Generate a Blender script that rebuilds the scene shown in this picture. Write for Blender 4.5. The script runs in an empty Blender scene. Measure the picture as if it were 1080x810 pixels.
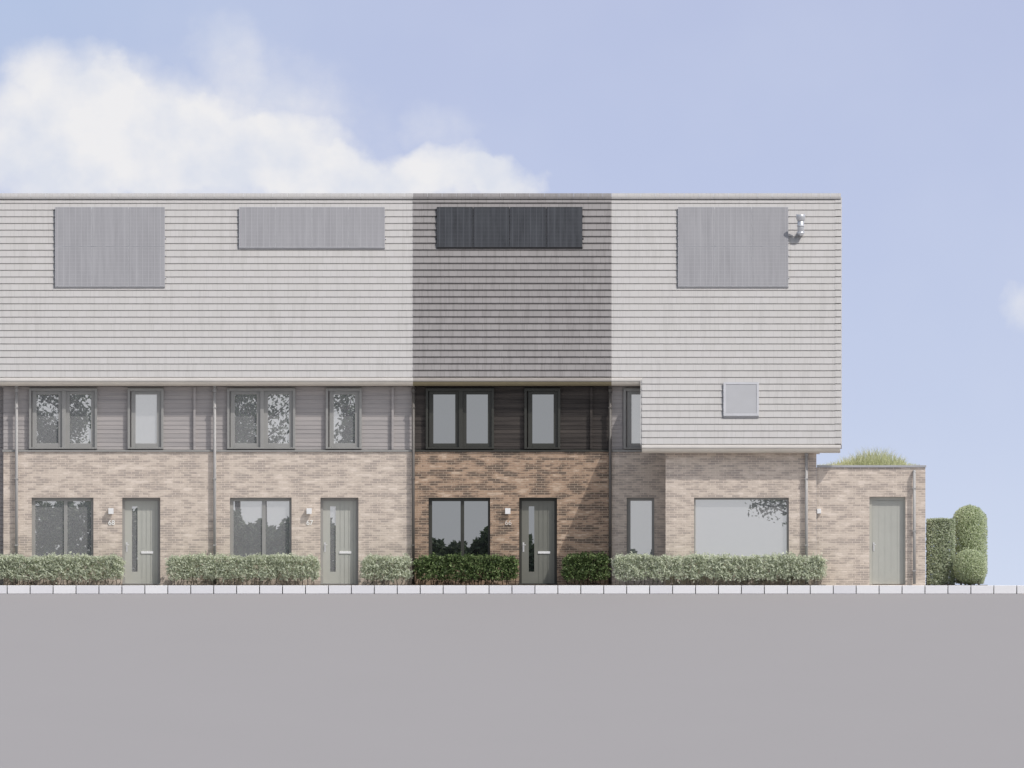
import bpy, math, random
from mathutils import Vector
R = random.Random(7)
S = 39.0
def X(px): return (px-540.0)/S
def Z(py): return (617.0-py)/S
D = bpy.data
scene = bpy.context.scene
col = scene.collection

# ------------------------------------------------------------------ colour helpers
def lin(c):
    out = []
    for v in c:
        v = v/255.0
        out.append(v/12.92 if v <= .04045 else ((v+.055)/1.055)**2.4)
    return out
KF, KR = .80, 1.35            # what a facade / an upward face returns of its colour
def alb(c, k=KF):
    return tuple(min(.92, v/k) for v in lin(c)) + (1,)

class NT:
    def __init__(s, name):
        s.m = D.materials.new(name); s.m.use_nodes = True
        s.t = s.m.node_tree; s.b = s.t.nodes['Principled BSDF']
        s.out = s.t.nodes['Material Output']
    def n(s, typ, **kw):
        nd = s.t.nodes.new(typ)
        for k, v in kw.items():
            if k.startswith('i_'): nd.inputs[k[2:].replace('_', ' ')].default_value = v
            else: setattr(nd, k, v)
        return nd
    def l(s, a, b): s.t.links.new(a, b)
    def math(s, op, a, b=None, c=None):
        nd = s.t.nodes.new('ShaderNodeMath'); nd.operation = op
        for i, v in enumerate((a, b, c)):
            if v is None: continue
            if isinstance(v, (int, float)): nd.inputs[i].default_value = v
            else: s.l(v, nd.inputs[i])
        return nd.outputs[0]
    def mix(s, f, a, b, blend='MIX'):
        nd = s.t.nodes.new('ShaderNodeMix'); nd.data_type = 'RGBA'; nd.blend_type = blend
        for i, v in ((0, f), (6, a), (7, b)):
            if isinstance(v, (int, float)): nd.inputs[i].default_value = v
            elif isinstance(v, (tuple, list)): nd.inputs[i].default_value = v
            else: s.l(v, nd.inputs[i])
        return nd.outputs[2]
    def obj(s):
        return s.n('ShaderNodeTexCoord').outputs['Object']
    def xz(s):
        sp = s.n('ShaderNodeSeparateXYZ'); s.l(s.obj(), sp.inputs[0])
        h = s.math('ADD', sp.outputs[0], sp.outputs[1])
        cb = s.n('ShaderNodeCombineXYZ'); s.l(h, cb.inputs[0]); s.l(sp.outputs[2], cb.inputs[1])
        return cb.outputs[0], sp
    def noise(s, vec, scale, detail=3, rough=.55, scl=None):
        if scl:
            mp = s.n('ShaderNodeMapping'); mp.inputs['Scale'].default_value = scl
            s.l(vec, mp.inputs[0]); vec = mp.outputs[0]
        nd = s.n('ShaderNodeTexNoise'); nd.inputs['Scale'].default_value = scale
        nd.inputs['Detail'].default_value = detail; nd.inputs['Roughness'].default_value = rough
        s.l(vec, nd.inputs['Vector']); return nd.outputs[0]
    def ramp(s, fac, stops, interp='LINEAR'):
        nd = s.n('ShaderNodeValToRGB'); cr = nd.color_ramp; cr.interpolation = interp
        while len(cr.elements) < len(stops): cr.elements.new(.5)
        for e, (p, c) in zip(cr.elements, stops): e.position = p; e.color = c
        s.l(fac, nd.inputs[0]); return nd.outputs[0]
    def rough(s, v, spec=.3):
        s.b.inputs['Roughness'].default_value = v
        s.b.inputs['Specular IOR Level'].default_value = spec

def m_brick(name, dark, mid, tan, light, mortar):
    t = NT(name); v, sp = t.xz()
    br = t.n('ShaderNodeTexBrick'); t.l(v, br.inputs['Vector'])
    br.inputs['Scale'].default_value = 1; br.inputs['Brick Width'].default_value = .222
    br.inputs['Row Height'].default_value = .0625; br.inputs['Mortar Size'].default_value = .007
    br.inputs['Mortar Smooth'].default_value = .3
    br.inputs['Color1'].default_value = (0, 0, 0, 1); br.inputs['Color2'].default_value = (1, 1, 1, 1)
    br.inputs['Mortar'].default_value = (.5, .5, .5, 1); br.offset = .37; br.offset_frequency = 2
    n1 = t.noise(v, 1.0, 2, .5, (2.0, 5.5, 1))      # runs of darker and lighter bricks
    n2 = t.noise(v, 1.0, 3, .6, (4.4, 16, 1))
    a = t.math('MULTIPLY', br.outputs['Color'], .42)
    b = t.math('MULTIPLY', t.math('SUBTRACT', n1, .5), 2.5)
    c = t.math('MULTIPLY', t.math('SUBTRACT', n2, .5), 1.0)
    f = t.math('ADD', t.math('ADD', a, b), t.math('ADD', c, .30))
    colr = t.ramp(f, [(.0, dark), (.16, dark), (.42, mid), (.62, tan), (.86, tan), (1, light)])
    fine = t.noise(t.obj(), 60, 2)
    colr = t.mix(t.math('MULTIPLY', fine, .25), colr, light)
    colr = t.mix(br.outputs['Fac'], colr, mortar)
    # faint run-off staining
    st = t.noise(v, 1.0, 4, .6, (2.2, .35, 1))
    colr = t.mix(t.math('MULTIPLY', t.math('SUBTRACT', st, .45), .6), colr, dark)
    t.l(colr, t.b.inputs['Base Color']); t.rough(.9, .15)
    bp = t.n('ShaderNodeBump'); bp.inputs['Distance'].default_value = .006; bp.inputs['Strength'].default_value = .7
    h = t.math('SUBTRACT', t.math('MULTIPLY', n2, .5), br.outputs['Fac']); t.l(h, bp.inputs['Height'])
    t.l(bp.outputs[0], t.b.inputs['Normal'])
    return t.m
def m_tile(name, c1, c2, joint):
    t = NT(name); sp = t.n('ShaderNodeSeparateXYZ'); t.l(t.obj(), sp.inputs[0])
    cb = t.n('ShaderNodeCombineXYZ'); t.l(sp.outputs[0], cb.inputs[0])
    t.l(t.math('SUBTRACT', sp.outputs[2], RIDGE_Z - 100*COURSE), cb.inputs[1])
    br = t.n('ShaderNodeTexBrick'); t.l(cb.outputs[0], br.inputs['Vector'])
    br.inputs['Scale'].default_value = 1; br.inputs['Brick Width'].default_value = .228
    br.inputs['Row Height'].default_value = COURSE; br.inputs['Mortar Size'].default_value = .006
    br.inputs['Mortar Smooth'].default_value = .6; br.offset = .5
    br.inputs['Color1'].default_value = c1; br.inputs['Color2'].default_value = c2; br.inputs['Mortar'].default_value = joint
    big = t.noise(cb.outputs[0], 1, 4, .6, (.7, 1.3, 1))
    c = t.mix(t.math('MULTIPLY', big, .55), br.outputs['Color'], c1)
    wave = t.noise(cb.outputs[0], 1, 3, .6, (9, .5, 1))
    c = t.mix(t.math('MULTIPLY', t.math('GREATER_THAN', wave, .57), .22), c, joint)
    t.l(c, t.b.inputs['Base Color']); t.rough(.75, .25); return t.m
def m_wood(name, c1, c2):
    t = NT(name); v, sp = t.xz()
    n = t.noise(v, 1, 4, .65, (1.2, 22, 1)); row = t.noise(v, 1, 0, .5, (.25, 8.3, 1))
    f = t.math('ADD', t.math('MULTIPLY', n, .6), t.math('MULTIPLY', row, .5))
    t.l(t.ramp(f, [(.3, c1), (.8, c2)]), t.b.inputs['Base Color']); t.rough(.7, .25); return t.m
def m_plain(name, c, rough=.6, spec=.3, var=.12, scale=3.0, metal=0):
    t = NT(name); n = t.noise(t.obj(), scale, 4, .6)
    d = tuple(x*(1-var) for x in c[:3]) + (1,); b = tuple(min(.95, x*(1+var)) for x in c[:3]) + (1,)
    t.l(t.ramp(n, [(.3, d), (.7, b)]), t.b.inputs['Base Color']); t.rough(rough, spec)
    t.b.inputs['Metallic'].default_value = metal; return t.m
def m_glass(name, dif, refl, tint):
    t = NT(name); t.b.inputs['Base Color'].default_value = dif; t.rough(.4, .2)
    g = t.n('ShaderNodeBsdfGlossy'); g.inputs['Roughness'].default_value = .003
    g.inputs['Color'].default_value = tint
    bp = t.n('ShaderNodeBump'); bp.inputs['Distance'].default_value = .001; bp.inputs['Strength'].default_value = .15
    t.l(t.noise(t.obj(), 1.3, 1), bp.inputs['Height']); t.l(bp.outputs[0], g.inputs['Normal'])
    mx = t.n('ShaderNodeMixShader'); mx.inputs[0].default_value = refl
    t.l(t.b.outputs[0], mx.inputs[1]); t.l(g.outputs[0], mx.inputs[2]); t.l(mx.outputs[0], t.out.inputs[0]); return t.m
def m_solar(name, c1, c2, line):
    t = NT(name); sp = t.n('ShaderNodeSeparateXYZ'); t.l(t.obj(), sp.inputs[0])
    def grid(o, period, w):
        f = t.math('FRACT', t.math('DIVIDE', o, period)); return t.math('LESS_THAN', f, w)
    cb = t.n('ShaderNodeCombineXYZ'); t.l(sp.outputs[0], cb.inputs[0]); t.l(sp.outputs[2], cb.inputs[1])
    wv = t.noise(cb.outputs[0], 1, 3, .7, (5, .5, 1))
    base = t.ramp(wv, [(.3, c1), (.7, c2)])
    g = t.math('MAXIMUM', grid(sp.outputs[0], .164, .1), t.math('MULTIPLY', grid(sp.outputs[2], .109, .12), .6))
    g2 = t.math('MULTIPLY', grid(sp.outputs[0], .041, .2), .5)
    t.l(t.mix(t.math('MULTIPLY', t.math('MAXIMUM', g, g2), .5), base, line), t.b.inputs['Base Color'])
    t.rough(.35, .3); return t.m
def m_leaf(name, cs, tr=.25):
    t = NT(name); g = t.n('ShaderNodeNewGeometry')
    big = t.noise(t.obj(), 5, 2)
    f = t.math('ADD', t.math('MULTIPLY', g.outputs['Random Per Island'], .75), t.math('MULTIPLY', t.math('SUBTRACT', big, .4), .8))
    c = t.ramp(f, [(i/(len(cs)-1), x) for i, x in enumerate(cs)])
    t.l(c, t.b.inputs['Base Color']); t.rough(.55, .35)
    tl = t.n('ShaderNodeBsdfTranslucent'); t.l(c, tl.inputs[0])
    mx = t.n('ShaderNodeMixShader'); mx.inputs[0].default_value = tr
    t.l(t.b.outputs[0], mx.inputs[1]); t.l(tl.outputs[0], mx.inputs[2]); t.l(mx.outputs[0], t.out.inputs[0]); return t.m

# ------------------------------------------------------------------ mesh helpers
class MB:
    def __init__(s): s.v = []; s.f = []
    def quad(s, a, b, c, d):
        k = len(s.v); s.v += [a, b, c, d]; s.f.append((k, k+1, k+2, k+3))
    def box(s, x0, x1, y0, y1, z0, z1):
        k = len(s.v)
        s.v += [(x0,y0,z0),(x1,y0,z0),(x1,y1,z0),(x0,y1,z0),(x0,y0,z1),(x1,y0,z1),(x1,y1,z1),(x0,y1,z1)]
        s.f += [(k,k+3,k+2,k+1),(k+4,k+5,k+6,k+7),(k,k+1,k+5,k+4),(k+1,k+2,k+6,k+5),(k+2,k+3,k+7,k+6),(k+3,k,k+4,k+7)]
        return s
    def pbox(s, px0, px1, py0, py1, y0, y1):      # px extents (py downwards)
        return s.box(X(px0), X(px1), y0, y1, Z(py1), Z(py0))
    def ring(s, px0, px1, py0, py1, w, y0, y1, wt=None, wb=None, wr=None):
        wt = w if wt is None else wt; wb = w if wb is None else wb; wr = w if wr is None else wr
        s.pbox(px0, px0+w, py0, py1, y0, y1); s.pbox(px1-wr, px1, py0, py1, y0, y1)
        s.pbox(px0+w, px1-wr, py0, py0+wt, y0, y1)
        if wb > 0: s.pbox(px0+w, px1-wr, py1-wb, py1, y0, y1)
        return s
    def prism(s, prof, x0, x1):                   # profile (y,z) list, extruded along x
        k = len(s.v); n = len(prof)
        s.v += [(x0, y, z) for y, z in prof] + [(x1, y, z) for y, z in prof]
        s.f.append(tuple(range(k, k+n))); s.f.append(tuple(range(k+2*n-1, k+n-1, -1)))
        for i in range(n):
            j = (i+1) % n; s.f.append((k+i, k+n+i, k+n+j, k+j))
        return s
    def tube(s, pts, r, n=14, cap=True):
        P = [Vector(p) for p in pts]; rs = r if isinstance(r, (list, tuple)) else [r]*len(P); base = len(s.v)
        for i, p in enumerate(P):
            d = (P[min(i+1, len(P)-1)]-P[max(i-1, 0)])
            d = d.normalized() if d.length > 1e-9 else Vector((0, 0, 1))
            u = d.cross(Vector((1, 0, 0)));
            if u.length < .1: u = d.cross(Vector((0, 1, 0)))
            u.normalize(); w = d.cross(u)
            for q in range(n):
                a = 2*math.pi*q/n; s.v.append(tuple(p+(u*math.cos(a)+w*math.sin(a))*rs[i]))
        for i in range(len(P)-1):
            for q in range(n):
                a = base+i*n+q; b = base+i*n+(q+1) % n; s.f.append((a, b, b+n, a+n))
        if cap:
            s.f.append(tuple(base+q for q in range(n-1, -1, -1))); s.f.append(tuple(base+(len(P)-1)*n+q for q in range(n)))
        return s
    def slope(s, px0, px1, py0, py1, o0, o1, side=1):   # slab lying along the roof slope; its face shows at py0..py1
        k = 1/math.sqrt(2); z1 = Z(py0)-o1*k; z0 = Z(py1)-o1*k
        def P(x, z, o): return (X(x), ySlope(z)-o*k, z+o*k)
        b = len(s.v)
        s.v += [P(px0,z0,o0),P(px1,z0,o0),P(px1,z1,o0),P(px0,z1,o0),P(px0,z0,o1),P(px1,z0,o1),P(px1,z1,o1),P(px0,z1,o1)]
        s.f += [(b,b+3,b+2,b+1),(b+4,b+5,b+6,b+7),(b,b+1,b+5,b+4),(b+1,b+2,b+6,b+5),(b+2,b+3,b+7,b+6),(b+3,b,b+4,b+7)]
        return s
    def wall(s, px0, px1, py0, py1, y, t, holes):  # facade sheet with openings and their reveals
        xs = sorted({px0, px1, *[h[0] for h in holes], *[h[1] for h in holes]})
        ys = sorted({py0, py1, *[h[2] for h in holes], *[h[3] for h in holes]})
        for a, b in zip(xs, xs[1:]):
            for c, d in zip(ys, ys[1:]):
                if any(h[0] <= a and b <= h[1] and h[2] <= c and d <= h[3] for h in holes): continue
                x0, x1, z1, z0 = X(a), X(b), Z(c), Z(d)
                s.quad((x0,y,z0),(x1,y,z0),(x1,y,z1),(x0,y,z1)); s.quad((x1,y+t,z0),(x0,y+t,z0),(x0,y+t,z1),(x1,y+t,z1))
        for a, b, c, d in holes + [(px1, px0, py1, py0)]:
            x0, x1, z1, z0 = X(a), X(b), Z(c), Z(d)
            s.quad((x0,y,z0),(x0,y,z1),(x0,y+t,z1),(x0,y+t,z0)); s.quad((x1,y,z1),(x1,y,z0),(x1,y+t,z0),(x1,y+t,z1))
            s.quad((x0,y,z1),(x1,y,z1),(x1,y+t,z1),(x0,y+t,z1)); s.quad((x1,y,z0),(x0,y,z0),(x0,y+t,z0),(x1,y+t,z0))
        return s
    def build(s, name, mat, parent=None, smooth=False, label=None, bevel=0, loc=None):
        me = D.meshes.new(name); me.from_pydata(s.v, [], s.f); me.materials.append(mat)
        if smooth: me.polygons.foreach_set('use_smooth', [True]*len(me.polygons))
        me.update(); o = D.objects.new(name, me); col.objects.link(o)
        if parent is not None:
            o.parent = parent
            # parts keep scene coordinates in their mesh (textures run through); undo the parent's offset
            w = world_off(parent); o.location = (-w[0], -w[1], -w[2])
        if label: o['label'] = label
        if bevel:
            b = o.modifiers.new('bevel', 'BEVEL'); b.width = bevel; b.segments = 2; b.limit_method = 'ANGLE'
        return o
def world_off(o):
    v = Vector((0, 0, 0))
    while o is not None: v += o.location; o = o.parent
    return v
def thing(name, label, cat, loc, group=None):
    o = D.objects.new(name, None); col.objects.link(o); o.location = loc; o.empty_display_size = .3
    o['label'] = label; o['category'] = cat
    if group: o['group'] = group
    return o
def tag(o, label, cat, group=None, kind=None):
    o['label'] = label; o['category'] = cat
    if group: o['group'] = group
    if kind: o['kind'] = kind
    return o
def struct(o): o['kind'] = 'structure'; return o

# ------------------------------------------------------------------ dimensions
EAVE_Y, EAVE_Z = -.36, Z(398.3)
RIDGE_Z = Z(207.7)
COURSE = (RIDGE_Z-EAVE_Z)/27
RIDGE_Y = EAVE_Y+(RIDGE_Z-EAVE_Z)
LOW_Z = Z(468.9); LOW_Y = EAVE_Y-(EAVE_Z-LOW_Z)
FRONT_Y = LOW_Y+.36
def ySlope(z): return EAVE_Y+(z-EAVE_Z)

# ------------------------------------------------------------------ materials: 0 = the dark house, 1 = its pale neighbours
M = [{}, {}]
M[0]['brick'] = m_brick('brick_brown', alb((76,67,61)), alb((108,90,77)), alb((157,132,112)), alb((186,165,145)), alb((170,152,134)))
M[1]['brick'] = m_brick('brick_pale', alb((152,141,133)), alb((168,155,144)), alb((191,178,165)), alb((208,195,183)), alb((206,194,182)))
M[0]['tile'] = m_tile('tile_grey', alb((162,158,157),KR), alb((152,148,147),KR), alb((118,113,112),KR))
M[1]['tile'] = m_tile('tile_pale', alb((205,202,200),KR), alb((200,197,194),KR), alb((180,177,174),KR))
M[0]['wood'] = m_wood('wood_dark', alb((36,33,32)), alb((76,70,66)))
M[1]['wood'] = m_wood('wood_pale', alb((140,136,135)), alb((164,158,155)))
M[0]['frame'] = m_plain('frame_dark', alb((58,58,54)), .45, .3, .06)
M[1]['frame'] = m_plain('frame_pale', alb((140,139,136)), .45, .3, .04)
M[0]['gutter'] = m_plain('gutter_dark', alb((160,154,148)), .5, .3, .06)
M[1]['gutter'] = m_plain('gutter_pale', alb((203,198,192)), .5, .3, .04)
M[0]['soffit'] = m_plain('soffit_dark', alb((130,120,96)), .6, .2, .05)
M[1]['soffit'] = m_plain('soffit_pale', alb((200,192,180)), .6, .2, .04)
M[0]['pipe'] = m_plain('pipe_dark', alb((92,88,84)), .45, .4, .05)
M[1]['pipe'] = m_plain('pipe_pale', alb((152,150,148)), .45, .3, .04)
M[0]['glass'] = m_glass('glass_grey', (.02,.022,.025,1), .8, (.565,.58,.60,1))
M[1]['glass'] = m_glass('glass_pale', (.50,.50,.51,1), .62, (.98,.98,.985,1))
M[0]['door'] = m_plain('door_grey', alb((110,110,103)), .45, .3, .04)
M[1]['door'] = m_plain('door_pale', alb((164,164,157)), .45, .3, .03)
M[0]['solar'] = m_solar('solar_dark', alb((50,51,54),KR), alb((74,76,80),KR), alb((100,102,108),KR))
M[1]['solar'] = m_solar('solar_pale', alb((152,151,154),KR), alb((166,165,168),KR), alb((184,183,186),KR))
M[0]['rim'] = m_plain('rim_dark', alb((40,40,42)), .4, .4, .05)
M[1]['rim'] = m_plain('rim_pale', alb((158,158,161)), .4, .3, .05)
white = m_plain('white_metal', (.84,.83,.82,1), .35, .4, .02)
steel = m_plain('brushed_steel', (.72,.72,.72,1), .3, .5, .05, 3, .4)
zinc = m_plain('zinc', (.62,.63,.65,1), .32, .5, .05, 3, .6)
LEAF = [m_leaf('leaf_green', [(.024,.04,.014,1),(.08,.125,.042,1),(.17,.24,.085,1),(.36,.43,.21,1)]),
        m_leaf('leaf_pale', [(.50,.53,.42,1),(.62,.66,.52,1),(.64,.68,.53,1),(.84,.86,.72,1)], .42)]
STEM = [m_plain('stem_dark', (.06,.045,.03,1), .9, .1, .3), m_plain('stem_pale', (.30,.26,.23,1), .9, .1, .2)]

# ------------------------------------------------------------------ setting
def m_ground():
    t = NT('asphalt'); n = t.noise(t.obj(), 55, 3); n2 = t.noise(t.obj(), .25, 3)
    c = alb((176,173,174), 1.35); d = tuple(x*.965 for x in c[:3])+(1,)
    f = t.math('ADD', t.math('MULTIPLY', n, .5), t.math('MULTIPLY', n2, .25))
    t.l(t.ramp(f, [(.2, d), (.55, c)]), t.b.inputs['Base Color']); t.rough(.95, .05); return t.m
prof = [(220,-.25),(60,-.25),(12,-.24),(-2.9,-.24),(-3.1,-.25),(-36,-5.7),(-52,-5.7),(-66,-.05),(-150,-.05),(-400,-.05)]
g = MB()
xs = [-400,-120,-60,-30,0,30,60,120,400]
for a, b in zip(xs, xs[1:]):
    for (y0, z0), (y1, z1) in zip(prof, prof[1:]):
        g.quad((a,y1,z1),(b,y1,z1),(b,y0,z0),(a,y0,z0))
struct(g.build('ground', m_ground()))
pav = MB().box(-60, 60, -2.62, 14, -.5, -.012)
struct(pav.build('pavement', m_plain('paving', (.36,.35,.34,1), .9, .1, .15, 6)))
def m_kerb():
    t = NT('kerb_concrete'); gn = t.n('ShaderNodeNewGeometry'); n = t.noise(t.obj(), 30, 3)
    f = t.math('ADD', t.math('MULTIPLY', gn.outputs['Random Per Island'], .6), t.math('MULTIPLY', n, .4))
    t.l(t.ramp(f, [(.2, alb((204,203,206))), (.8, alb((214,213,214)))]), t.b.inputs['Base Color']); t.rough(.85, .1); return t.m
kb = MB()
for k in range(-50, 100):
    a = 7.5+24.2*k
    kb.pbox(a+.45, a+23.75, 617.4, 626.2, -2.85, -2.63)
struct(kb.build('kerb', m_kerb(), bevel=.008))
bed = MB()
soil = m_plain('soil', (.09,.07,.05,1), .95, .05, .3, 8)
for a, b, y0, y1 in ((-40,131,-.95,-.02),(176,337,-.95,-.02),(381,547,-.95,-.02),(593,645,-.95,-.02),(645,871,-2.55,-1.72),(978,1042,-1.9,.2)):
    bed.box(X(a), X(b), y0, y1, -.011, .004)
struct(bed.build('soil', soil))

# sky backdrop, a long curved cyclorama far behind the houses
def m_sky():
    t = NT('sky_air'); t.t.nodes.remove(t.b)
    sp = t.n('ShaderNodeSeparateXYZ'); t.l(t.obj(), sp.inputs[0]); x, z = sp.outputs[0], sp.outputs[2]
    cb = t.n('ShaderNodeCombineXYZ'); t.l(x, cb.inputs[0]); t.l(z, cb.inputs[1]); v = cb.outputs[0]
    zf = t.math('DIVIDE', t.math('SUBTRACT', z, -1), 17)
    base = t.ramp(zf, [(0, tuple(lin((210,220,240)))+(1,)), (.35, tuple(lin((196,207,233)))+(1,)), (.65, tuple(lin((188,199,229)))+(1,)), (1, tuple(lin((184,194,225)))+(1,))])
    xf = t.math('MULTIPLY', t.math('SUBTRACT', -2, x), .06)
    xf.node.use_clamp = True
    zt = t.math('MULTIPLY', t.math('SUBTRACT', z, 9.5), .16); zt.node.use_clamp = True
    base = t.mix(t.math('MULTIPLY', xf, zt), base, tuple(lin((178,196,227)))+(1,))
    soft = t.noise(v, .16, 3); base = t.mix(t.math('MULTIPLY', t.math('SUBTRACT', soft, .42), .5), base, tuple(lin((214,221,238)))+(1,))
    # warp
    w1 = t.noise(v, .42, 5, .6); w2 = t.n('ShaderNodeTexNoise'); w2.inputs['Scale'].default_value = .42; w2.inputs['Detail'].default_value = 5
    mp = t.n('ShaderNodeMapping'); mp.inputs['Location'].default_value = (17, 5, 0); t.l(v, mp.inputs[0]); t.l(mp.outputs[0], w2.inputs[0])
    wx = t.math('ADD', x, t.math('MULTIPLY', t.math('SUBTRACT', w1, .5), 2.4))
    wz = t.math('ADD', z, t.math('MULTIPLY', t.math('SUBTRACT', w2.outputs[0], .5), 2.4))
    def blob(px, py, rx, ry, amp):
        dx = t.math('DIVIDE', t.math('SUBTRACT', wx, X(px)), rx/S); dz = t.math('DIVIDE', t.math('SUBTRACT', wz, Z(py)), ry/S)
        d = t.math('ADD', t.math('MULTIPLY', dx, dx), t.math('MULTIPLY', dz, dz))
        return t.math('MULTIPLY', t.math('SUBTRACT', 1, d), amp)
    f = None
    for b in ((70,115,85,85,1),(140,140,115,82,1),(215,150,90,60,.8),(50,190,90,60,.9),(255,175,150,62,1),(370,195,110,46,1),(470,185,75,34,1),(535,182,46,22,1),(238,62,50,58,.33),(300,100,80,55,.3),(200,110,260,130,.22),(330,170,260,90,.2),(462,135,45,40,.3),(1078,328,42,28,.65),(-20,150,60,60,.7)):
        q = blob(*b); q = t.math('MAXIMUM', q, 0.0)
        f = q if f is None else t.math('ADD', f, q)
    fine = t.noise(v, 1.1, 6, .62)
    dens = t.math('SUBTRACT', t.math('ADD', t.math('MULTIPLY', f, 1.25), t.math('MULTIPLY', fine, .5)), .30)
    mr = t.n('ShaderNodeMapRange'); mr.interpolation_type = 'SMOOTHSTEP'; t.l(dens, mr.inputs[0])
    mr.inputs[1].default_value = 0; mr.inputs[2].default_value = 1.35; d1 = mr.outputs[0]
    fm = t.math('MULTIPLY', f, 4.0); fm.node.use_clamp = True
    d1 = t.math('MULTIPLY', d1, fm)
    cl = t.noise(v, .5, 4); cc = t.ramp(cl, [(.35, tuple(lin((222,226,236)))+(1,)), (.6, tuple(lin((240,239,240)))+(1,))])
    c = t.mix(t.math('MULTIPLY', d1, .96), base, cc)
    e = t.n('ShaderNodeEmission'); t.l(c, e.inputs[0]); e.inputs[1].default_value = SKYK
    t.l(e.outputs[0], t.out.inputs[0]); return t.m
EXPO = .08
SKYK = 2**-EXPO
sk = MB(); N = 40; path = []
for i in range(N+1):
    a = math.radians(-62+124*i/N); path.append((240*math.sin(a), -70+240*math.cos(a)))
for (x0, y0), (x1, y1) in zip(path, path[1:]):
    sk.quad((x0,y0,-1.5),(x1,y1,-1.5),(x1,y1,130),(x0,y0,130))
struct(sk.build('sky', m_sky()))

# ------------------------------------------------------------------ roofs
def slope_profile(z_low, thick=.16, back=True, h=.045):
    k = 1/math.sqrt(2); P = []
    P.append((RIDGE_Y, RIDGE_Z))
    z = RIDGE_Z; first = True
    while z > z_low+1e-4:
        zn = max(z-COURSE, z_low)
        if not first: P.append((ySlope(z), z))
        first = False
        P.append((ySlope(zn)-h*k, zn+h*k)); z = zn
    P.append((ySlope(z_low), z_low))
    P.append((ySlope(z_low)+thick*k, z_low-thick*k))
    P.append((RIDGE_Y, RIDGE_Z-thick/k))
    if back:
        P.append((2*RIDGE_Y-EAVE_Y, EAVE_Z-thick/k)); P.append((2*RIDGE_Y-EAVE_Y, EAVE_Z))
    return P
def roof_mb(segs, h=.028):
    m = MB()
    for a, b, zl in segs: m.prism(slope_profile(zl, h=h), X(a), X(b))
    return m
def ridge_mb(a, b):
    m = MB(); x = a
    pr = [(RIDGE_Y+.14*math.sin(q), RIDGE_Z-.03+.13*math.cos(q)) for q in [math.radians(-100+20*i) for i in range(11)]]
    while x < b-.1:
        e = min(x+15.4, b); m.prism(pr, X(x)+.002, X(e)-.002); x = e
    return m
def gutter_mb(a, b, zt, yt, e=0):
    # half-round gutter below the last tile course
    z = zt-.004; y = yt-.05
    pr = [(y+.13, z-.01), (y+.012, z-.01), (y, z-.004), (y-.012, z-.012), (y-.012, z-.075), (y+.0, z-.1), (y+.13, z-.1)]
    return MB().prism(pr, X(a), X(b))
def soffit_mb(a, b, zt, yt, yb):
    z = zt-.105; y = yt-.04
    return MB().prism([(y, z), (y+.012, z-.05), (y+.045, z-.09), (y+.09, z-.115), (yb, z-.122), (yb, z-.1), (y+.1, z)], X(a), X(b))

def window_up(h, panes, x0, x1, m, mull=(), y=0.0):
    w = MB().ring(x0, x1, 409.5, 473.4, 2.6, y-.055, y+.12, wt=3, wb=1.6)
    for a in mull: w.pbox(a-2.0, a+2.0, 412.5, 471.8, y-.05, y+.12)
    win = w.build('window', m['frame'], h, bevel=.004)
    for a, b in panes:
        MB().ring(a-4.6, b+4.6, 412.5, 471.8, 4.6, y-.0, y+.10, wt=3.6, wb=4.2).build('sash', m['frame'], win, bevel=.006)
        p = MB(); p.quad((X(a),y+.045,Z(467.6)),(X(b),y+.045,Z(467.6)),(X(b),y+.0462,Z(416)),(X(a),y+.0462,Z(416)))
        p.build('pane', m['glass'], win)
    return win
def window_down(h, x0, x1, mulls, m, y=0.0, yb=592, fr=(3.8,2.4,3.8)):
    w = MB().ring(x0, x1, 524.8, yb, fr[0], y+.10, y+.17, wt=fr[2], wb=3, wr=fr[1])
    for a in mulls: w.pbox(a-1.9, a+1.9, 524.8+fr[2], yb-3, y+.10, y+.17)
    win = w.build('window', m['frame'], h, bevel=.005)
    ed = [x0+fr[0]]+[q for a in mulls for q in (a-1.9, a+1.9)]+[x1-fr[1]]
    for a, b in zip(ed[::2], ed[1::2]):
        p = MB(); p.quad((X(a),y+.125,Z(yb-3)),(X(b),y+.125,Z(yb-3)),(X(b),y+.1265,Z(524.8+fr[2])),(X(a),y+.1265,Z(524.8+fr[2])))
        p.build('pane', m['glass'], win)
    MB().pbox(x0+.3, x1-.3, yb-1.8, yb, y-.04, y+.099).build('window_sill', m['rim'], win)
    return win
def cladding_mb(x0, x1, skip, y=.04):
    m = MB(); hb = 4.5; py = 408.0
    def seg(a, b, p0, p1):
        z1, z0 = Z(p0), Z(p1)
        m.prism([(y+.004, z1), (y-.003, z0+.006), (y+.0, z0+.003), (y+.008, z0+.001), (y+.03, z0+.001), (y+.03, z1)], X(a), X(b))
    ed = [x0]+[q for s in skip for q in s]+[x1]
    while py < 474:
        for a, b in zip(ed[::2], ed[1::2]):
            if b-a > .3: seg(a, b, py, min(py+hb, 474.2))
        py += hb
    m.pbox(x0, x1, 404, 474, y+.031, y+.09)
    return m
def downpipe(h, px, py0, m, y=0.0, bottom=616):
    x = X(px); yy = y-.085
    p = MB().tube([(x,yy,Z(py0)),(x,yy,Z(bottom))], .041, 16).build('downpipe', m['pipe'], h, True)
    k = MB().tube([(x,yy,Z(py0)+.0),(x,yy,Z(py0+5))], .052, 16).tube([(x,yy,Z(py0)), (x,yy-.03,Z(py0-3)),(x,yy-.06,Z(py0-5))], .046, 16)
    k.build('collar', m['pipe'], p, True)
    for b in (430, 505, 575):
        if b > py0+8: MB().box(x-.05,x+.05,yy-.046,y,Z(b)-.015,Z(b)+.015).build('bracket', m['pipe'], p)
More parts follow.
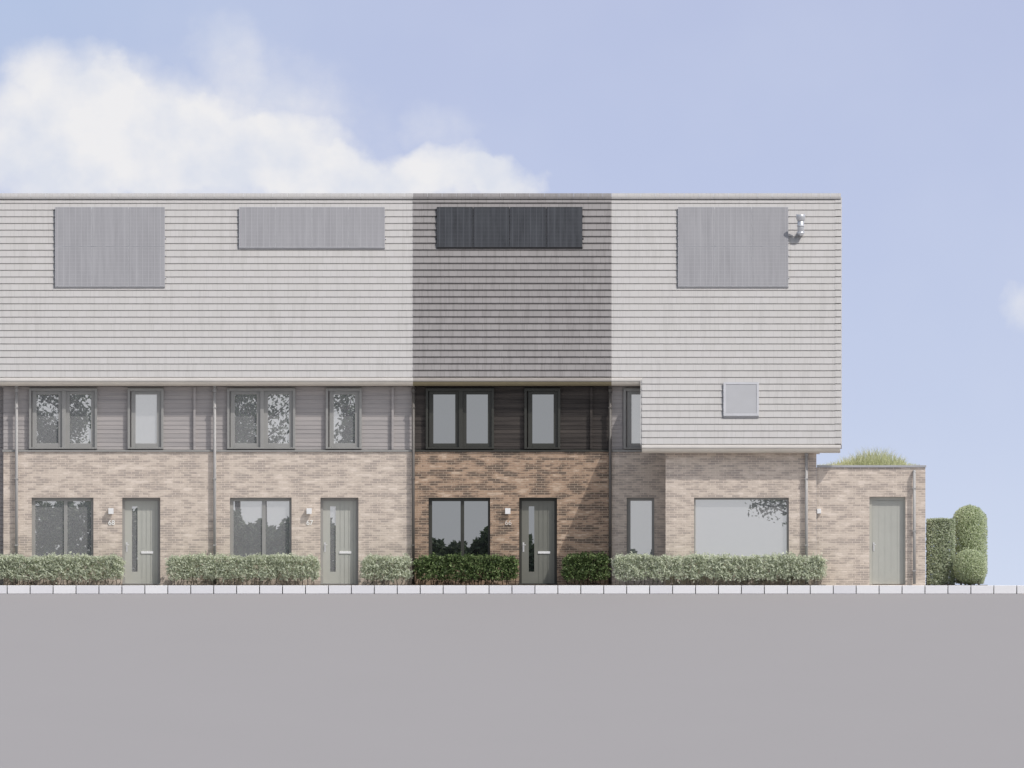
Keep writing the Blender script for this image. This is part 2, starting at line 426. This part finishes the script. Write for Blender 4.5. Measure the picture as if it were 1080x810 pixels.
def house_number(h, txt, cx, y, mat):
    c = D.curves.new('number_text', 'FONT'); c.body = txt; c.size = .185; c.extrude = .006; c.align_x = 'CENTER'; c.offset = .002
    o = D.objects.new('number_tmp', c); col.objects.link(o)
    bpy.context.view_layer.update()
    me = D.meshes.new_from_object(o.evaluated_get(bpy.context.evaluated_depsgraph_get())); D.objects.remove(o)
    me.materials.clear(); me.materials.append(mat)
    for v in me.vertices: v.co = Vector((v.co.x+X(cx), y-.012-v.co.z, v.co.y+Z(553.6)))
    ob = D.objects.new('house_number', me); col.objects.link(ob); ob.parent = h
    w = world_off(h); ob.location = -w
def wall_lamp(h, cx, m, y=0.0, py0=536, w=5.6, dep=.13):
    l = MB().box(X(cx)-.018, X(cx)+.018, y-.04, y+.002, Z(py0+5), Z(py0+1)).build('wall_lamp', m['rim'], h)
    MB().pbox(cx-w/2, cx+w/2, py0, py0+w+.6, y-dep, y-.035).build('lamp_shade', white, l, bevel=.006)
def front_door(h, x0, m, y=0.0):
    x1 = x0+40; d = y+.17
    fr = MB().ring(x0, x1, 524.8, 616.4, 2.8, d-.02, d+.06, wt=3.6, wb=0)
    fr.pbox(x0-.1, x1+.1, 615.3, 616.4, y-.03, d+.06)
    door = MB()
    a, b, t, bo = x0+2.8, x1-2.8, 528.4, 615.2
    gx0, gx1, gy0, gy1 = x0+10.2, x0+16.0, 534, 603
    # leaf built round the slot window, with vertical grooves
    door.pbox(a, gx0, t, bo, d+.0, d+.05); door.pbox(gx0, gx1, t, gy0, d+.0, d+.05); door.pbox(gx0, gx1, gy1, bo, d+.0, d+.05)
    e = gx1
    for w in (4.6, 4.6, 4.6, 5.0, 99):
        f = min(e+w, b); door.pbox(e+.18 if e > gx1 else e, f-.18 if f < b else f, t, bo, d+.0, d+.05)
        e = f
        if e >= b: break
    door.pbox(gx1, b, t, bo, d+.012, d+.05)
    dr = door.build('door', m['door'], h)
    fr.build('door_frame', m['frame'], dr, bevel=.004)
    p = MB(); p.quad((X(gx0),d+.022,Z(gy1)),(X(gx1),d+.022,Z(gy1)),(X(gx1),d+.0236,Z(gy0)),(X(gx0),d+.0236,Z(gy0))); p.build('pane', m['glass'], dr)
    MB().pbox(gx1+3.8, gx1+16.8 if gx1+16.8 < b-.5 else b-.5, 581.5, 583.9, d-.02, d+.001).build('letterbox', white, dr, bevel=.003)
    hx = X(x0+4.6)
    MB().box(hx-.022,hx+.022,d-.008,d+.001,Z(582),Z(572)).tube([(hx,d-.005,Z(574.5)),(hx,d-.05,Z(574.5)),(hx+.01,d-.055,Z(574.5)),(hx+.07,d-.055,Z(574.8))], .011, 10).tube([(hx,d-.03,Z(579)),(hx,d-.001,Z(579))], .014, 10).build('handle', steel, dr)
    return dr
def solar(h, px0, px1, py0, py1, nx, ny, m):
    w = (px1-px0)/nx; hh = (py1-py0)/ny
    for j in range(ny):
        for i in range(nx):
            a, b, c, d = px0+i*w, px0+(i+1)*w, py0+j*hh, py0+(j+1)*hh
            g = .18 if m is M[0] else .10
            p = MB().slope(a+g, b-g, c+.2, d-.25, .055, .095).build('solar_panel', m['rim'], h)
            q = MB().slope(a+.35, b-.35, c+.5, d-.6, .090, .0965); q.build('cell_sheet', m['solar'], p)
    # mounting rails and lower skirt
    r = MB()
    for j in range(ny):
        for q in (.22, .78): r.slope(px0-1, px1+1, py0+(j+q)*hh-.5, py0+(j+q)*hh+.5, .01, .054)
    r.slope(px0, px1, py1-.6, py1+.1, .01, .09)
    r.build('mounting_rail', m['rim'], h)

# ------------------------------------------------------------------ the terrace
def rear(h, a, b, m):
    yb = 2*RIDGE_Y-EAVE_Y-.36
    MB().box(X(a)+.004, X(b)-.004, yb-.2, yb, -.02, EAVE_Z-.1).build('rear_wall', m['brick'], h)
def terraced(L, Rr, m, label, txt, arr, group='houses of the terrace'):
    h = thing('terraced_house', label, 'house', (X((L+Rr)/2), 0, 0), group)
    roof = roof_mb([(L, Rr, EAVE_Z)], .048 if m is M[0] else .028).build('roof', m['tile'], h)
    ridge_mb(L, Rr).build('ridge_tiles', m['tile'], roof)
    gutter_mb(L, Rr, EAVE_Z, EAVE_Y).build('gutter', m['gutter'], roof)
    soffit_mb(L, Rr, EAVE_Z, EAVE_Y, .14).build('soffit', m['soffit'], roof)
    MB().wall(L, Rr, 476.6, 618, 0, .3, [(L+16.5, L+81.5, 524.8, 592), (L+112, L+152, 524.8, 616.6)]).build('wall', m['brick'], h)
    cladding_mb(L, Rr, [(L+13.6, L+85.4), (L+117.6, L+155.4)]).build('cladding', m['wood'], h)
    MB().pbox(L+187, L+189.4, 408.6, 474.2, -.04, .06).build('cladding_fin', m['wood'], h)
    MB().prism([(.1,Z(474.1)),(-.035,Z(474.6)),(-.035,Z(476.4)),(-.03,Z(476.5)),(.1,Z(476.5))], X(L)+.001, X(Rr)-.001).build('ledge', m['frame'], h)
    window_up(h, [(L+21.6, L+44.6), (L+56.6, L+79.0)], L+13.5, L+85.5, m, mull=(L+50.4,))
    window_up(h, [(L+126.0, L+148.4)], L+117.5, L+155.5, m)
    window_down(h, L+16.5, L+81.5, (L+52.2,), m)
    front_door(h, L+112, m)
    wall_lamp(h, L+100, m)
    if txt: house_number(h, txt, L+100.6, 0, m['num'])
    downpipe(h, L+.4, 409, m)
    solar(h, *arr, m)
    rear(h, L, Rr, m)
    return h
M[0]['num'] = m_plain('number_grey', alb((196,186,176)), .5, .3, .02)
M[1]['num'] = m_plain('number_white', alb((228,222,218)), .5, .3, .02)
LA, LB, LC, LD = 17.0, 226.0, 435.5, 645.0
terraced(LA, LB, M[1], 'pale terraced house at the left with six solar panels in a near-square array', '68', (58,174,218,302,3,2))
terraced(LB, LC, M[1], 'pale terraced house with one row of four pale solar panels, left of the dark house', '67', (252,406,218,261,4,1))
terraced(LC, LD, M[0], 'full-coloured terraced house with dark grey roof, black solar row and brown brick', '66', (460.5,614.5,218,261,4,1))

# sliver of the next house at the left edge
m = M[1]
h = thing('terraced_house', 'sliver of a pale brick house cut off by the left edge, beside a downpipe', 'house', (X(-40), 0, 0), 'houses of the terrace')
rf = roof_mb([(-90, LA, EAVE_Z)]).build('roof', m['tile'], h)
ridge_mb(-90, LA).build('ridge_tiles', m['tile'], rf); gutter_mb(-90, LA, EAVE_Z, EAVE_Y).build('gutter', m['gutter'], rf)
soffit_mb(-90, LA, EAVE_Z, EAVE_Y, .14).build('soffit', m['soffit'], rf)
MB().wall(3.6, LA, 476.6, 618, 0, .3, []).build('wall', m['brick'], h)
cladding_mb(3.6, LA, []).build('cladding', m['wood'], h)
MB().pbox(2.6, LA, 474.3, 476.5, -.035, .1).build('ledge', m['frame'], h)
sc = MB()
for i in range(46): sc.prism([(.32,Z(409+i*4.5)),(.30,Z(413.2+i*4.5)),(.33,Z(413.5+i*4.5)),(.4,Z(413.5+i*4.5)),(.4,Z(409+i*4.5))], X(-90), X(3.6))
sc.build('recessed_cladding', M[1]['wood'], h, label='dark boarded recess beside the brick corner')
rear(h, -90, LA, m)

# the corner house, its right part standing forward under a longer roof
h = thing('corner_house', 'pale end house of the terrace with a long projecting roof, roof window and wide pane', 'house', (X(780), 0, 0), 'houses of the terrace')
roof = roof_mb([(LD, 677, EAVE_Z), (677, 887, LOW_Z)]).build('roof', m['tile'], h)
ridge_mb(LD, 887).build('ridge_tiles', m['tile'], roof)
gutter_mb(LD, 677, EAVE_Z, EAVE_Y).build('gutter', m['gutter'], roof)
gm = gutter_mb(677, 886.8, LOW_Z, LOW_Y); gm.build('gutter', m['gutter'], roof, bevel=.02)
soffit_mb(LD, 677, EAVE_Z, EAVE_Y, .14).build('soffit', m['soffit'], roof)
soffit_mb(677, 886.2, LOW_Z, LOW_Y, FRONT_Y+.1).build('soffit', m['soffit'], roof)
for a, b in ((675.6, 676.95), (887.05, 887.8)):   # verge boards
    k = math.sqrt(.5); pr = [(LOW_Y+.01, LOW_Z-.01), (RIDGE_Y, RIDGE_Z-.01), (RIDGE_Y, RIDGE_Z-.25), (LOW_Y+.13, LOW_Z-.12)]
    if a < 700: pr = [(LOW_Y+.01, LOW_Z-.01), (EAVE_Y+.0, EAVE_Z-.01), (EAVE_Y+.12, EAVE_Z-.13), (LOW_Y+.13, LOW_Z-.12)]
    MB().prism(pr, X(a), X(b)).build('verge_board', m['tile'], roof)
vt = slope_profile(LOW_Z, thick=.02, back=False, h=.028); vt = [(y-.007, z+.007) for y, z in vt]
MB().prism(vt, X(880.8), X(887)+.001).build('verge_tiles', m['tile'], roof)
MB().wall(LD, 702, 476.6, 618, 0, .3, [(661, 690, 524.8, 592)]).build('wall', m['brick'], h)
fw = MB().wall(702, 861, 474.6, 618, FRONT_Y, .3, [(732, 832, 524.8, 592)])
xa, xb = X(702), X(861); zt = EAVE_Z-.3
yt = ySlope(0)
def under(y): return EAVE_Z+(y-EAVE_Y)-.26
fw.v += [(xa,FRONT_Y,-.02),(xa,0,-.02),(xa,0,under(0)),(xa,FRONT_Y,under(FRONT_Y))]; k = len(fw.v)-4; fw.f.append((k,k+1,k+2,k+3))
yb = 2*RIDGE_Y-EAVE_Y-.36
gp = [(FRONT_Y,-.02),(yb,-.02),(yb,EAVE_Z-.1),(RIDGE_Y,RIDGE_Z-.26),(FRONT_Y,under(FRONT_Y))]
k = len(fw.v); fw.v += [(xb,y,z) for y, z in gp]; fw.f.append(tuple(range(k, k+5)))
fw.build('wall', m['brick'], h)
cladding_mb(LD, 702, [(656.5, 701)]).build('cladding', m['wood'], h)
MB().pbox(LD+.1, 701.9, 474.3, 476.5, -.035, .1).build('ledge', m['frame'], h)
window_up(h, [(666, 690)], 657.5, 700, m)
window_down(h, 661, 690, (), m, fr=(4.0,2.6,3.4))
window_down(h, 732, 832, (), m, y=FRONT_Y, fr=(1.6,2.4,2.2))
downpipe(h, 643.6, 409, M[0])
downpipe(h, 850.5, 476, m, y=FRONT_Y)
MB().box(X(860.9), X(864.5), FRONT_Y-.02, FRONT_Y+.5, Z(479), Z(474.4)).build('corbel', m['gutter'], h)
solar(h, 715, 831.5, 218, 302, 3, 2, m)
rear(h, LD, 861, m)
sw = MB()
for a, b, c, d in ((763,765.4,403,438.5),(798,800.4,403,438.5),(765.4,798,403,405.2),(765.4,798,435.8,438.5)): sw.slope(a, b, c, d, .0, .10)
rw = sw.build('roof_window', m['rim'], h, bevel=.004)
p = MB().slope(765.4, 798, 405.2, 435.8, .03, .085); p.build('pane', m_plain('pane_flat_grey', alb((184,184,187),KR), .4, .2, .02), rw)  # neutral grey put into the pane's colour in place of mirrored sky
# flue
fx = X(844.5); fz = Z(245.5); fy = ySlope(fz)-.42
fl = MB().tube([(fx,fy+.75,fz),(fx,fy+.12,fz),(fx,fy+.05,fz+.015),(fx,fy+.01,fz+.05),(fx,fy,fz+.12),(fx,fy,Z(231))], .088, 20).build('flue', zinc, h, True)
b = MB()
for i in range(1, 9):
    pass
pts = [(fx, fy+.02, fz-.085+.17*i/8) for i in range(9)]; rr = [.02]+[.11*math.sin(math.pi*i/8) for i in range(1, 8)]+[.02]
b.tube(pts, rr, 20).build('elbow', zinc, fl, True)
MB().tube([(fx,fy,Z(233)),(fx,fy,Z(231)),(fx,fy,Z(227.5)),(fx,fy,Z(226.2))], [.095,.118,.122,.118], 20).build('flue_cap', zinc, fl, True)
MB().tube([(fx,fy,Z(239)),(fx,fy,Z(237.6))], [.098,.098], 20).build('collar', m['rim'], fl, True)

# ------------------------------------------------------------------ brick shed with planted roof
SY = FRONT_Y+.07
h = thing('brick_shed', 'low pale brick shed with flat planted roof beside the corner house', 'shed', (X(919), 0, 0))
w = MB().wall(861.05, 976, 493, 618, SY, .25, [(917, 955, 524, 616.6)])
w.box(X(975.9)-.25, X(975.9), SY+.251, 4.2, -.02, Z(493)); w.box(X(861.6), X(975.9)-.26, 3.95, 4.2, -.02, Z(493))
w.build('wall', m['brick'], h)
cp = MB().pbox(861.6, 977, 490.6, 493, SY-.035, SY+.3).pbox(970, 977, 490.6, 493, SY+.301, 4.25); cp.build('coping', m['rim'], h, bevel=.005)
MB().box(X(861.6), X(970), SY+.301, 4.0, Z(496), Z(493.5)).build('roof', m['gutter'], h)
dr = MB(); e = 920.0
for i in range(5):
    dr.pbox(e+.2, e+6.6, 528, 616, SY+.12, SY+.16); e += 6.55
dr.pbox(920, 952.9, 528, 616, SY+.13, SY+.17)
d = dr.build('door', m['door'], h)
MB().ring(917, 955, 524, 616.4, 3.0, SY+.10, SY+.19, wt=3.8, wb=0, wr=2.1).build('door_frame', m['door'], d)
hx = X(921.5)
MB().box(hx-.02,hx+.02,SY+.112,SY+.121,Z(581),Z(572)).tube([(hx,SY+.115,Z(574)),(hx,SY+.07,Z(574)),(hx+.06,SY+.065,Z(574.4))], .012, 10).tube([(hx,SY+.09,Z(579)),(hx,SY+.119,Z(579))], .014, 10).build('handle', steel, d)
x = X(964.3)
dp = MB().tube([(x,SY-.10,Z(498)),(x,SY-.10,Z(616))], .04, 16).tube([(x,SY+.0,Z(497.0)),(x,SY-.07,Z(497.2)),(x,SY-.10,Z(499))], .044, 16).build('downpipe', m['pipe'], h, True)
for b_ in (515, 560, 602): MB().box(x-.05,x+.05,SY-.145,SY,Z(b_)-.015,Z(b_)+.015).build('bracket', m['pipe'], dp)
MB().pbox(861.8, 866.0, 536.6, 541.6, SY-.08, SY).build('wall_lamp', white, h, bevel=.006)

# ------------------------------------------------------------------ plants
def leaf(m, p, s, R, up=.5):
    n = Vector((R.gauss(0,1), R.gauss(0,1)-.3, R.gauss(0,1)+up)).normalized()
    u = n.cross(Vector((R.gauss(0,1),R.gauss(0,1),R.gauss(0,1)))).normalized(); v = n.cross(u)
    p = Vector(p); a = p-u*s; b = p-v*s*.45+n*s*.12; c = p+u*s; d = p+v*s*.45+n*s*.12
    k = len(m.v); m.v += [tuple(a),tuple(b),tuple(c),tuple(d)]; m.f += [(k,k+1,k+2),(k,k+2,k+3)]
def hedge(px0, px1, f, label, y0=-.88, y1=-.22, top=586, bot=611, dens=3600, ls=.042):
    x0, x1 = X(px0), X(px1); L = x1-x0; zb, ztop = Z(bot), Z(top)
    h = thing('hedge', label, 'hedge', ((x0+x1)/2, (y0+y1)/2, 0), 'clipped hedges along the house fronts')
    R = random.Random(int(px0)*3+5); m = MB(); st = MB()
    ph = [R.uniform(0, 6.28) for _ in range(6)]
    def wob(t): return .035*math.sin(3.1*t+ph[0])+.025*math.sin(7.7*t+ph[1])+.018*math.sin(15*t+ph[2])
    n = int(dens*L)
    # twig clumps, leaves gathered round them
    for i in range(n//9):
        cx = R.uniform(x0+.03, x1-.03); u = R.random()
        cz = zb+(ztop-zb)*(u**.8); cy = R.uniform(y0+.05, y1-.05)
        if R.random() < .55: cy = y0+abs(R.gauss(0, .07))
        ex = min(cx-x0, x1-cx)
        rnd = max(0, (.16-ex))*1.2
        hz = ztop+wob(cx)-rnd*.9
        if cz > hz-.02: cz = hz-R.uniform(.01,.1)
        if cz < zb+rnd*.8: cz = zb+rnd*.8
        for j in range(9):
            q = (cx+R.gauss(0,.035), cy+R.gauss(0,.035)+rnd*.2, cz+R.gauss(0,.035))
            leaf(m, q, ls*R.uniform(.65,1.25), R)
    for i in range(int(L*5)):           # stray shoots on top
        cx = R.uniform(x0+.1, x1-.1); cy = R.uniform(y0+.1, y1-.1); z0 = ztop+wob(cx)-.04; hgt = R.uniform(.04,.13)
        for j in range(5): leaf(m, (cx+R.gauss(0,.015), cy+R.gauss(0,.015), z0+hgt*j/5), ls*.8, R, 1)
    m.build('foliage', LEAF[f], h)
    for i in range(max(3, int(L*9))):
        cx = x0+.06+(L-.12)*(i+R.uniform(.1,.9))/max(3, int(L*9)); cy = R.uniform(y0+.15, y1-.15)
        a = (cx, cy, 0); b = (cx+R.gauss(0,.03), cy+R.gauss(0,.03), zb*.5); c = (b[0]+R.gauss(0,.06), b[1]+R.gauss(0,.05), zb+.3)
        MB().tube([a,b,c], [.014,.012,.006], 6).build('stem', STEM[f], h)
hedge(-30, 131, 1, 'pale hedge running in from the left edge under the first wide window')
hedge(176, 337, 1, 'pale hedge between the two pale front doors, in front of a downpipe')
hedge(381, 434.5, 1, 'short pale hedge right of the second pale door, ending at the dark house')
hedge(436.5, 547, 0, 'dark green hedge under the wide window of the full-coloured house')
hedge(593, 643, 0, 'short dark green hedge in the shadow right of the full-coloured front door', top=584)
hedge(646, 871, 1, 'long pale hedge in front of the corner house', y0=-2.5, y1=-1.84)

def tuft(name, label, cat, x0, x1, y0, y1, z0, z1, r, f_top, mat, n, ls, group=None, gaps=0, sphere=False):
    h = thing(name, label, cat, ((x0+x1)/2, (y0+y1)/2, 0), group); R = random.Random(int(x0*91+n)); m = MB()
    cx, cy = (x0+x1)/2, (y0+y1)/2; rx, ry = (x1-x0)/2, (y1-y0)/2
    c = 0; lump = [(R.uniform(0,6.28), R.uniform(-1,1)) for _ in range(3)]
    while c < n:
        # points near the clipped surface
        a = R.uniform(0, 2*math.pi); t = R.random()
        d = 1-abs(R.gauss(0, .12)); zz = z0+(z1-z0)*t
        k = 1.0
        if sphere:
            k = math.sqrt(max(0, 1-((t-.5)*2)**2))**.8
        else:
            tt = (zz-(z1-r))/r
            if tt > 0: k = math.sqrt(max(0, 1-tt*tt))
            tb = ((z0+r*.7)-zz)/(r*.7)
            if tb > 0: k *= 1-.22*tb
        if not sphere and f_top:   # box plan
            p = 6; den = (abs(math.cos(a))**p+abs(math.sin(a))**p)**(1/p); ux, uy = math.cos(a)/den, math.sin(a)/den; k = 1 if zz < z1 else 0
            if R.random() < .25: ux *= R.random(); zz = z1-abs(R.gauss(0,.03))
        else: ux, uy = math.cos(a), math.sin(a)
        if gaps and R.random() < gaps: d *= R.uniform(.0, .95)
        q = (cx+ux*rx*k*d, cy+uy*ry*k*d, zz+R.gauss(0,.012)); leaf(m, q, ls*R.uniform(.6,1.2), R, .3); c += 1
    if not sphere and not f_top:
        pass
    m.build('foliage', mat, h)
    for i in range(5): MB().tube([(cx+rx*.25*(i-2), cy+R.gauss(0,.05), 0),(cx+rx*.3*(i-2)+R.gauss(0,.04), cy, (z0+z1)*.45),(cx+rx*.2*(i-2), cy, z1*.8)], [.022,.016,.006], 6).build('stem', STEM[1], h)
LEAFY = m_leaf('leaf_garden', [(.46,.51,.36,1),(.58,.64,.44,1),(.68,.73,.52,1),(.84,.87,.68,1)], .52)
LEAFI = m_leaf('leaf_ivy', [(.42,.47,.35,1),(.54,.59,.43,1),(.66,.71,.54,1),(.90,.92,.82,1)], .58)
tuft('ivy_hedge', 'flat-topped ivy hedge standing against the right side of the shed', 'hedge', X(977.2), X(1007), -1.22, -.88, .0, Z(548), .3, True, LEAFI, 17000, .042, gaps=.6)
tuft('tall_shrub', 'tall round-topped clipped shrub at the right end', 'shrub', X(1004), X(1041.5), -.9, .06, .04, Z(533.5), .42, False, LEAFY, 30000, .032, gaps=.7)
tuft('ball_shrub', 'low ball-shaped clipped shrub in front of the tall one', 'shrub', X(1005), X(1041), -1.75, -.92, .03, Z(580), .4, False, LEAFY, 14000, .03, gaps=.6, sphere=True)

# grass on the shed roof
gr = MB(); R2 = random.Random(4)
for i in range(6000):
    px = 862+R2.random()*108; e = math.exp(-((px-922)/34.0)**2)*.84+.10
    if px > 955: e *= .6
    if R2.random() > .25+e: continue
    y = R2.uniform(SY+.35, 2.6); hgt = e*(.16+.50*R2.random()**3.6)+.03
    zb = Z(493.5); x = X(px); an = R2.uniform(0, 6.28); wdt = R2.uniform(.004,.011); lx = R2.gauss(0,.35)*hgt; ly = R2.gauss(0,.3)*hgt
    dx, dy = wdt*math.cos(an), wdt*math.sin(an); k = len(gr.v)
    gr.v += [(x-dx,y-dy,zb),(x+dx,y+dy,zb),(x+lx*.4-dx*.7,y+ly*.4-dy*.7,zb+hgt*.6),(x+lx*.4+dx*.7,y+ly*.4+dy*.7,zb+hgt*.6),(x+lx,y+ly,zb+hgt)]
    gr.f += [(k,k+1,k+3,k+2),(k+2,k+3,k+4)]
tag(gr.build('roof_grass', m_leaf('grass_pale', [(.36,.38,.20,1),(.48,.51,.28,1),(.60,.62,.38,1),(.74,.72,.56,1)], .4)), 'yellow-green grasses growing on the flat roof of the shed', 'grass', kind='stuff')

# ------------------------------------------------------------------ opposite side of the street, mirrored in the windows
LT = m_leaf('leaf_street', [(.05,.065,.04,1),(.09,.12,.065,1),(.14,.18,.10,1)], .3)
bark = m_plain('bark', (.12,.10,.08,1), .9, .1, .3, 9)
def street_tree(px, z0, z1, r, n, label, seed, Y=-70):
    R = random.Random(seed); x = X(px); t = thing('street_tree', label, 'tree', (x, Y, -.05), 'young trees across the street')
    m = MB(); tr = MB().tube([(x,Y,-.1),(x+.03,Y,z0*.6),(x-.02,Y+.03,z0+.4*(z1-z0)),(x,Y,z1-.3)], [.10,.075,.045,.01], 10)
    for i in range(26):
        z = R.uniform(z0-.1, z1-.5); a = R.uniform(0, 6.28); k = r*R.uniform(.55,.95)*(1-((z-z0)/(z1-z0))**2*.5)
        e = (x+math.cos(a)*k, Y+math.sin(a)*k, z+R.uniform(.25,.8)); tr.tube([(x,Y,z),((x+e[0])/2,(Y+e[1])/2,z+.25),e], [.025,.015,.004], 6)
        for j in range(n//26):
            s = R.random()**.5; q = (x+(e[0]-x)*s+R.gauss(0,.16), Y+(e[1]-Y)*s+R.gauss(0,.16), z+(e[2]-z)*s+R.gauss(0,.16)); leaf(m, q, R.uniform(.045,.085), R)
    m.build('crown', LT, t); tr.build('trunk', bark, t)
street_tree(66, 2.3, 6.3, 1.35, 5200, 'broad young street tree opposite the house with six panels', 1)
street_tree(278, 2.9, 6.2, 1.0, 2000, 'open young street tree opposite the double window of the middle pale house', 2)
street_tree(250, 3.2, 5.7, .8, 1900, 'slim young street tree standing beside the open one', 3, -71.5)
street_tree(366, 2.6, 6.0, .75, 2600, 'dense narrow street tree opposite the single window of the middle pale house', 4)
street_tree(833, 2.0, 5.2, 1.05, 4600, 'low-branched street tree opposite the wide corner window', 5)
sh = MB(); R3 = random.Random(12)
def top(px):
    P = [(-60,2.1),(20,2.1),(70,1.9),(110,2.1),(150,1.8),(240,1.75),(262,1.45),(285,1.3),(305,1.5),(330,1.7),(380,1.2),(440,.8),(470,.95),(492,.7),(505,1.1),(530,1.2),(560,1.1),(600,.9),(660,.75),(690,.8),(740,.5),(790,.45),(850,.7),(1100,1.0)]
    for (a, b), (c, d) in zip(P, P[1:]):
        if a <= px <= c: return b+(d-b)*(px-a)/(c-a)+(.4 if px < 560 else .15)
    return 1
for i in range(52000):
    px = R3.uniform(-60, 1100); T = top(px)+.12*math.sin(px*.21)+.07*math.sin(px*.53); z = R3.uniform(-.05, 1)**.7 if False else R3.random()**.8*T
    leaf(sh, (X(px), R3.uniform(-69.5,-67.5), z), R3.uniform(.07,.14), R3)
tag(sh.build('shrubbery', LT), 'bushes across the street, mirrored dark in the ground floor windows', 'bushes', kind='stuff')

# ------------------------------------------------------------------ light, camera, render
W = D.worlds.new('World'); scene.world = W; W.use_nodes = True
nt = W.node_tree; bg = nt.nodes['Background']; sky = nt.nodes.new('ShaderNodeTexSky'); sky.sky_type = 'NISHITA'
sky.sun_disc = False; sv = Vector((1.33, -1, 2.05)).normalized()
sky.sun_elevation = math.asin(sv.z); sky.sun_rotation = math.atan2(sv.x, sv.y); sky.air_density = 1; sky.dust_density = 2.0; sky.ozone_density = 1
hz = nt.nodes.new('ShaderNodeHueSaturation'); hz.inputs['Saturation'].default_value = .5   # thin summer haze whitens the blue
nt.links.new(sky.outputs[0], hz.inputs['Color']); tc = nt.nodes.new('ShaderNodeTexCoord'); sz = nt.nodes.new('ShaderNodeSeparateXYZ'); nt.links.new(tc.outputs['Generated'], sz.inputs[0])
mz = nt.nodes.new('ShaderNodeMapRange'); mz.interpolation_type = 'SMOOTHSTEP'; mz.inputs[1].default_value = .22; mz.inputs[2].default_value = .0
nt.links.new(sz.outputs[2], mz.inputs[0])
mh = nt.nodes.new('ShaderNodeMix'); mh.data_type = 'RGBA'; mh.inputs[7].default_value = (4.0, 4.05, 4.13, 1)   # white haze band added along the horizon so the panes mirror brighter
nt.links.new(mz.outputs[0], mh.inputs[0]); nt.links.new(hz.outputs[0], mh.inputs[6]); nt.links.new(mh.outputs[2], bg.inputs[0]); bg.inputs[1].default_value = .135
sl = D.lights.new('sun', 'SUN'); sl.energy = 2.6; sl.angle = math.radians(.53); sl.color = (1, .965, .92)
so = D.objects.new('sun', sl); col.objects.link(so); so.rotation_euler = (-sv).to_track_quat('-Z', 'Y').to_euler(); so.location = (20, -20, 30)
cam = D.cameras.new('camera'); cam.type = 'ORTHO'; cam.ortho_scale = 1080/S; cam.clip_end = 1500; cam.clip_start = .1
co = D.objects.new('camera', cam); col.objects.link(co); co.location = (0, -37.5, Z(405)); co.rotation_euler = (math.radians(90), 0, 0)
scene.camera = co
scene.view_settings.view_transform = 'Standard'; scene.view_settings.look = 'None'; scene.view_settings.gamma = 1
scene.view_settings.use_curve_mapping = False; scene.view_settings.exposure = EXPO
scene.render.resolution_x = 1024; scene.render.resolution_y = 768
